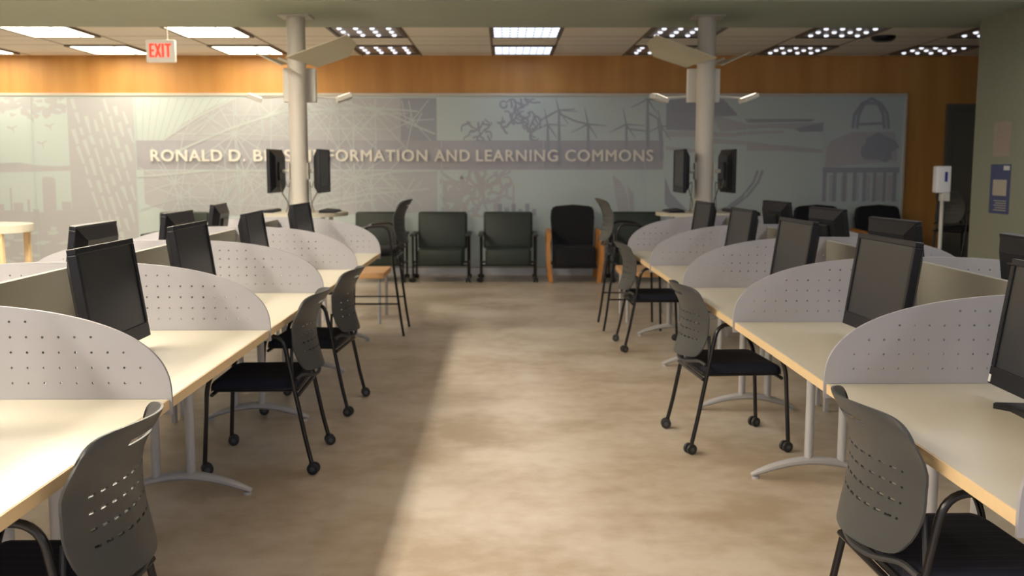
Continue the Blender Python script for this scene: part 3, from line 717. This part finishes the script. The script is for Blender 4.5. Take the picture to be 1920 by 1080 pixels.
# ------------------------------------------------------------------ columns, uplights, counters
for side in 'LR':
    sg = -1 if side == 'L' else 1; word = 'left' if side == 'L' else 'right'
    cx = -2.005 if side == 'L' else 1.965; cy = 9.86
    t = thing('round_column', f'slim round white column rising to the soffit at the far end of the {word} row', 'column', (cx, cy, 0), 0, 'white columns')
    bm = NB(); lathe(bm, [(.088, 0), (.088, SZ)], 40); obj('shaft', bm, M['column'], t, True)
    bm = NB(); box(bm, -.15, .15, -.15, .15, SZ-.012, SZ-.0005, .002); obj('top_plate', bm, M['column'], t)
    bm = NB(); lathe(bm, [(.15, 0), (.15, .012), (.09, .02)], 32); obj('base_plate', bm, M['column'], t)
    # uplight: box housing behind/around the column, arms with lamp heads, folded reflector wings
    u = thing('column_uplight', f'white uplight with folded reflector wings clamped round the {word} column', 'light fixture', (cx, cy, 0), 0, 'column uplights')
    a = -sg   # toward the aisle
    bm = NB(); box(bm, -.16, .16, .10, .17, 2.13, 2.46, .01)
    box(bm, -.04, .04, .086, .105, 2.2, 2.4)
    obj('housing', bm, M['white_metal'], u)
    for s in (-1, 1):
        bm = NB(); tube(bm, [(s*.15, .135, 2.19), (s*.36, .10, 2.175)], .012, 8); obj('arm', bm, M['white_metal'], u, True)
        mt = Matrix.Translation((s*.44, .08, 2.17)) @ Matrix.Rotation(-s*.35, 4, 'Y') @ Matrix.Rotation(.25, 4, 'Z')
        bm = NB(); box(bm, -.075, .075, -.08, .08, -.022, .022, .006, mtx=mt); obj('lamp_head', bm, M['white_metal'], u)
        mt2 = mt @ Matrix.Translation((0, 0, .023))
        bm = NB(); box(bm, -.06, .06, -.06, .06, 0, .004, mtx=mt2)
        obj('lamp_lens', bm, mat('uplight_lens', (1, 1, 1), .5, emit=(1, .85, .65), estr=UPLAMP) if 'ul' not in M else M['ul'], u)
        M['ul'] = bpy.data.materials.get('uplight_lens')
    def wing(pts, name='reflector_wing'):
        bm = NB()
        vs = [bm.verts.new(p) for p in pts]
        f1 = bm.faces.new((vs[0], vs[1], vs[2], vs[3])); f2 = bm.faces.new((vs[3], vs[2], vs[4], vs[5]))
        bmesh.ops.recalc_face_normals(bm, faces=bm.faces)
        bmesh.ops.solidify(bm, geom=bm.faces[:], thickness=.006)
        obj(name, bm, M['reflector'], u)
    # aisle-side wing: long folded sheet rising away from the column
    wing([(a*.0, -.51, 2.50), (a*.57, -.51, 2.705), (a*.597, -.11, 2.668), (a*.10, -.11, 2.495), (a*.47, .29, 2.596), (a*.14, .29, 2.49)])
    wing([(-a*.04, -.51, 2.43), (-a*.30, -.51, 2.55), (-a*.40, -.11, 2.60), (-a*.10, -.11, 2.48), (-a*.49, .29, 2.64), (-a*.14, .29, 2.52)])
    bm = NB(); tube(bm, [(a*.0, .10, 2.40), (a*.02, .11, 2.52)], .02, 8); tube(bm, [(0, .09, 2.48), (a*.2, .1, 2.54)], .012, 8); tube(bm, [(0, .09, 2.48), (-a*.2, .1, 2.555)], .012, 8)
    obj('wing_bracket', bm, M['white_metal'], u, True)
    # standing-height counter
    k = thing('standing_counter', f'cream rounded standing counter wrapped around the {word} column', 'counter', (cx, cy, 0), 0, 'standing counters')
    tz = 1.06
    outr = [(.46*math.copysign(abs(math.cos(2*PI*j/40))**.8, math.cos(2*PI*j/40)), .40*math.copysign(abs(math.sin(2*PI*j/40))**.8, math.sin(2*PI*j/40))) for j in range(40)]
    bm = NB()
    inn = [(.0905*math.cos(2*PI*j/40), .0905*math.sin(2*PI*j/40)) for j in range(40)]
    A = [[bm.verts.new((x, y, z)) for x, y in q] for q, z in ((outr, tz), (inn, tz), (inn, tz-.035), (outr, tz-.035))]
    for q in range(4):
        for j in range(40): bm.faces.new((A[q][j], A[q][(j+1) % 40], A[(q+1) % 4][(j+1) % 40], A[(q+1) % 4][j]))
    obj('countertop', bm, M['laminate'], k)
    for (lx, ly) in ((-.26, -.22), (.26, -.22), (-.26, .22), (.26, .22)):
        bm = NB(); lathe(bm, [(.03, 0), (.03, .01), (.02, .015), (.02, tz-.035)], 14, lx, ly); obj('leg', bm, M['leg_paint'], k, True)
    # two monitors hung from the column
    for s in (-1, 1):
        toward = 'aisle' if s == a else 'outer'
        px = cx+s*(.245 if s == a else .24)
        mo = thing('column_monitor', f'black monitor on a swing bracket on the {toward} side of the {word} column', 'monitor', (px, cy-.02, 1.25), s*PI/2+(-s*.0), 'monitors on the columns')
        monitor_body(mo, .56, .42)
        bm = NB(); tube(bm, fillet([(0, .075, .21), (.02, .12, .21), (0, .245-.09, .21)], .02), .018, 8); box(bm, -.05, .05, .146, .154, .13, .29, .003); obj('swing_bracket', bm, M['white_metal'], mo, True)
        bm = NB(); tube(bm, smooth_path([(.08, .06, .12), (.09, .09, .0), (.03, .13, -.1), (.02, .11, -.19)], 5), .006, 6); tube(bm, smooth_path([(-.12, .07, .14), (-.14, .10, .05), (-.05, .135, .10), (-.04, .125, -.08), (-.06, .12, -.19)], 5), .004, 6)
        obj('cable', bm, M['cable'], mo, True)
        kb = thing('keyboard', f'black keyboard on the {toward} end of the {word} standing counter', 'keyboard', (cx+s*.30, cy-.04, tz), s*PI/2, 'keyboards on the counters')
        bm = NB(); prism(bm, [(-.075, .0), (.075, .0), (.075, .026), (-.075, .012)], -.21, .21, 'x'); obj('keyboard_case', bm, M['black_plastic'], kb)
        bm = NB()
        for r_ in range(5):
            for c_ in range(14):
                yy = -.062+r_*.026; xx = -.195+c_*.0285
                box(bm, xx, xx+.022, yy, yy+.02, .012+r_*.0026, .021+r_*.0026)
        obj('keys', bm, M['shell_dark'], kb)

# low wood-topped benches by the columns
for side in 'LR':
    sg = -1 if side == 'L' else 1; word = 'left' if side == 'L' else 'right'
    t = thing('low_table', f'low table with orange wooden top and grey legs behind the counter stool on the {word}', 'table', (sg*1.41, 9.80 if side == 'L' else 9.9, 0), 0, 'low wooden tables')
    bm = NB(); box(bm, -.26, .26, -.33, .33, .44, .495, .004); obj('tabletop', bm, M['table_wood'], t)
    for sx in (-1, 1):
        for s in (-1, 1):
            bm = NB(); lathe(bm, [(.016, 0), (.016, .44)], 12, sx*.21, s*.29); obj('leg', bm, M['leg_paint'], t, True)

# ------------------------------------------------------------------ lounge chairs
def cushion(bm, x0, x1, y0, y1, z0, z1, r=.03, mtx=None):
    vs = box(bm, x0, x1, y0, y1, z0, z1, r, 4, 0, mtx)
def green_chair(label):
    t = thing('lounge_chair', label, 'chair')
    bm = NB(); cushion(bm, -.30, .30, -.33, .28, .21, .44, .04); obj('seat_cushion', bm, M['green_vinyl'], t, True)
    mt = Matrix.Translation((0, .22, .40)) @ Matrix.Rotation(-.12, 4, 'X')
    bm = NB(); cushion(bm, -.33, .33, -.06, .07, 0, .50, .035, mt); obj('back_cushion', bm, M['green_vinyl'], t, True)
    for s in (-1, 1):
        bm = NB(); box(bm, s*.36-.035, s*.36+.035, -.33, .26, .60, .635, .01); obj('armrest', bm, M['shell_dark'], t, True)
        bm = NB(); tube(bm, [(s*.36, -.30, .06), (s*.36, -.30, .605)], .014, 8); tube(bm, [(s*.36, .24, .06), (s*.36, .24, .605)], .014, 8); tube(bm, [(s*.36, -.30, .24), (s*.36, .24, .24)], .012, 8)
        obj('side_frame', bm, M['black_tube'], t, True)
        for yy in (-.30, .24):
            o = obj('caster', caster_bm(), [M['rubber'], M['hub']], t, True); o.location = (s*.36, yy, 0); o.rotation_euler = (0, 0, 1.2+s*.4); o.scale = (1.25, 1.25, 1)
    bm = NB(); tube(bm, [(-.36, -.28, .22), (.36, -.28, .22)], .012, 8); tube(bm, [(-.36, .2, .22), (.36, .2, .22)], .012, 8); obj('crossbar', bm, M['black_tube'], t, True)
    return t
GL = 'dark green lounge chairs along the mural'
gc = green_chair('dark green vinyl lounge chair directly behind the counter stool on the left'); gc.location = (-1.68, 13.28, 0); gc['group'] = GL
dup(gc, (-.83, 13.28, 0), 0, 'dark green vinyl lounge chair on the left of the open pair facing the aisle', GL)
dup(gc, (.055, 13.28, 0), 0, 'dark green vinyl lounge chair next to the black chair with orange wooden arms', GL)
dup(gc, (1.79, 13.28, 0), 0, 'dark green lounge chair half hidden behind the grey-backed counter stool on the right', GL)
dup(gc, (-4.32, 13.28, 0), 0, 'dark green lounge chair showing between the left-row monitors', GL)
dup(gc, (3.15, 13.28, 0), 0, 'dark green lounge chair right of the right column behind the monitors', GL)
def wood_chair(label):
    t = thing('wooden_arm_chair', label, 'chair')
    bm = NB(); cushion(bm, -.275, .275, -.36, .26, .20, .46, .04); obj('seat_cushion', bm, M['black_fabric'], t, True)
    mt = Matrix.Translation((0, .20, .42)) @ Matrix.Rotation(-.14, 4, 'X')
    bm = NB(); prism(bm, [(-.27, 0), (.27, 0), (.295, .40), (.285, .525), (.25, .555), (0, .575), (-.25, .555), (-.285, .525), (-.295, .40)], -.06, .07, 'y')
    bmesh.ops.bevel(bm, geom=bm.edges[:], offset=.02, segments=3, affect='EDGES')
    for v in bm.verts: v.co = mt @ v.co
    obj('back_cushion', bm, M['black_fabric'], t, True)
    for s in (-1, 1):
        bm = NB()
        out = [(-.36, 0), (-.30, 0), (-.29, .30), (-.24, .55), (-.20, .60), (.20, .62), (.24, .60), (.27, 0), (.32, 0), (.30, .64), (.24, .68), (-.25, .665), (-.34, .62), (-.37, .50), (-.385, .30)]
        prism(bm, out, s*.285 if s < 0 else s*.285, s*.34, 'x')
        bmesh.ops.bevel(bm, geom=bm.edges[:], offset=.006, segments=2, affect='EDGES')
        for v in bm.verts:
            v.co.x += s*.05*max(0, 1-abs(v.co.z-.42)/.42)
        obj('wooden_arm', bm, M['orange_wood'], t, True)
    bm = NB(); box(bm, -.29, .29, -.30, -.26, .18, .23, .004); box(bm, -.29, .29, .2, .24, .18, .23, .004); obj('rail', bm, M['shell_dark'], t)
    return t
GW = 'black lounge chairs with orange wooden arms'
wc = wood_chair('black padded lounge chair with orange wooden arms at the end of the aisle'); wc.location = (.925, 13.26, 0); wc['group'] = GW
dup(wc, (4.22, 13.22, 0), 0, 'black lounge chair against the right part of the mural, half hidden by monitors', GW)
dup(wc, (5.05, 13.22, 0), 0, 'black lounge chair with orange wooden arms nearest the door at the right', GW)

# ------------------------------------------------------------------ left high table, sanitiser stand, posters
t = thing('high_table', 'cream round-ended high table at the left edge with wooden panel legs', 'table', (-4.42, 8.0, 0))
bm = NB(); prism(bm, rrect(-.62, .62, -.36, .36, .34, 8), .985, 1.045); obj('tabletop', bm, M['laminate'], t)
for sx in (-1, 1):
    for s in (-1, 1):
        bm = NB(); box(bm, sx*.50-.022 if sx > 0 else -.522, sx*.50+.022 if sx > 0 else -.478, s*.22-.022, s*.22+.022, 0, .985, .003); obj('leg', bm, M['maple_edge'], t)
bm = NB(); box(bm, -.44, .40, -.01, .01, .25, .95, .002); obj('modesty_panel', bm, M['spine'], t)

t = thing('sanitiser_stand', 'white hand sanitiser dispenser on a white pole beside the sage wall', 'dispenser stand', (4.50, 10.28, 0))
bm = NB(); box(bm, -.075, .075, -.06, .05, 1.235, 1.51, .014, 3); obj('dispenser', bm, M['white_plastic'], t, True)
bm = NB(); box(bm, .005, .035, -.0615, -.0602, 1.35, 1.45); obj('blue_label', bm, M['blue_mark'], t)
bm = NB(); box(bm, -.01, .075, -.05, .03, 1.15, 1.235, .006); obj('drip_tray', bm, M['white_metal'], t)
bm = NB(); lathe(bm, [(.02, .02), (.02, 1.5)], 16, .045, .045+.02); obj('pole', bm, M['white_metal'], t, True)
bm = NB(); lathe(bm, [(.17, 0), (.17, .012), (.03, .025)], 28, .0, .065); obj('stand_base', bm, M['white_metal'], t, True)

bm = NB(); box(bm, 4.686, 4.6895, 9.29, 9.61, 1.60, 1.92); o = obj('paper_notice', bm, M['poster_pink']); tag(o, 'small pinkish paper notice taped to the sage wall above the blue poster', 'notice')
t = thing('blue_poster', 'dark blue poster with a cream panel on the sage wall', 'poster', (4.69, 9.44, 1.06))
bm = NB(); box(bm, -.004, -.0008, -.19, .19, 0, .465); obj('poster_sheet', bm, M['poster_blue'], t)
bm = NB(); box(bm, -.0055, -.0042, -.13, .13, .17, .32)
for k in range(5): box(bm, -.0055, -.0042, -.14, .10-.03*(k % 2), .03+k*.022, .038+k*.022)
obj('poster_panel', bm, M['poster_cream'], t)
bm = NB(); box(bm, -.0055, -.0042, -.17, -.06, .41, .45); obj('poster_corner_logo', bm, M['sticker'], t)

# stray hair tie / string caught in the nearest right panel
bm = NB(); tube(bm, smooth_path([(1.74, 3.352, .80), (1.752, 3.348, .808), (1.765, 3.349, .824), (1.768, 3.35, .829)], 4), [.001, .0015]+[.003]*11, 6) if False else tube(bm, [(1.748, 3.350, .807), (1.757, 3.349, .815), (1.762, 3.349, .824)], [.0012, .003, .004], 6)
o = obj('black_clip', bm, M['black_plastic']); tag(o, 'tiny black clip poking from a hole of the second right divider panel', 'clip')
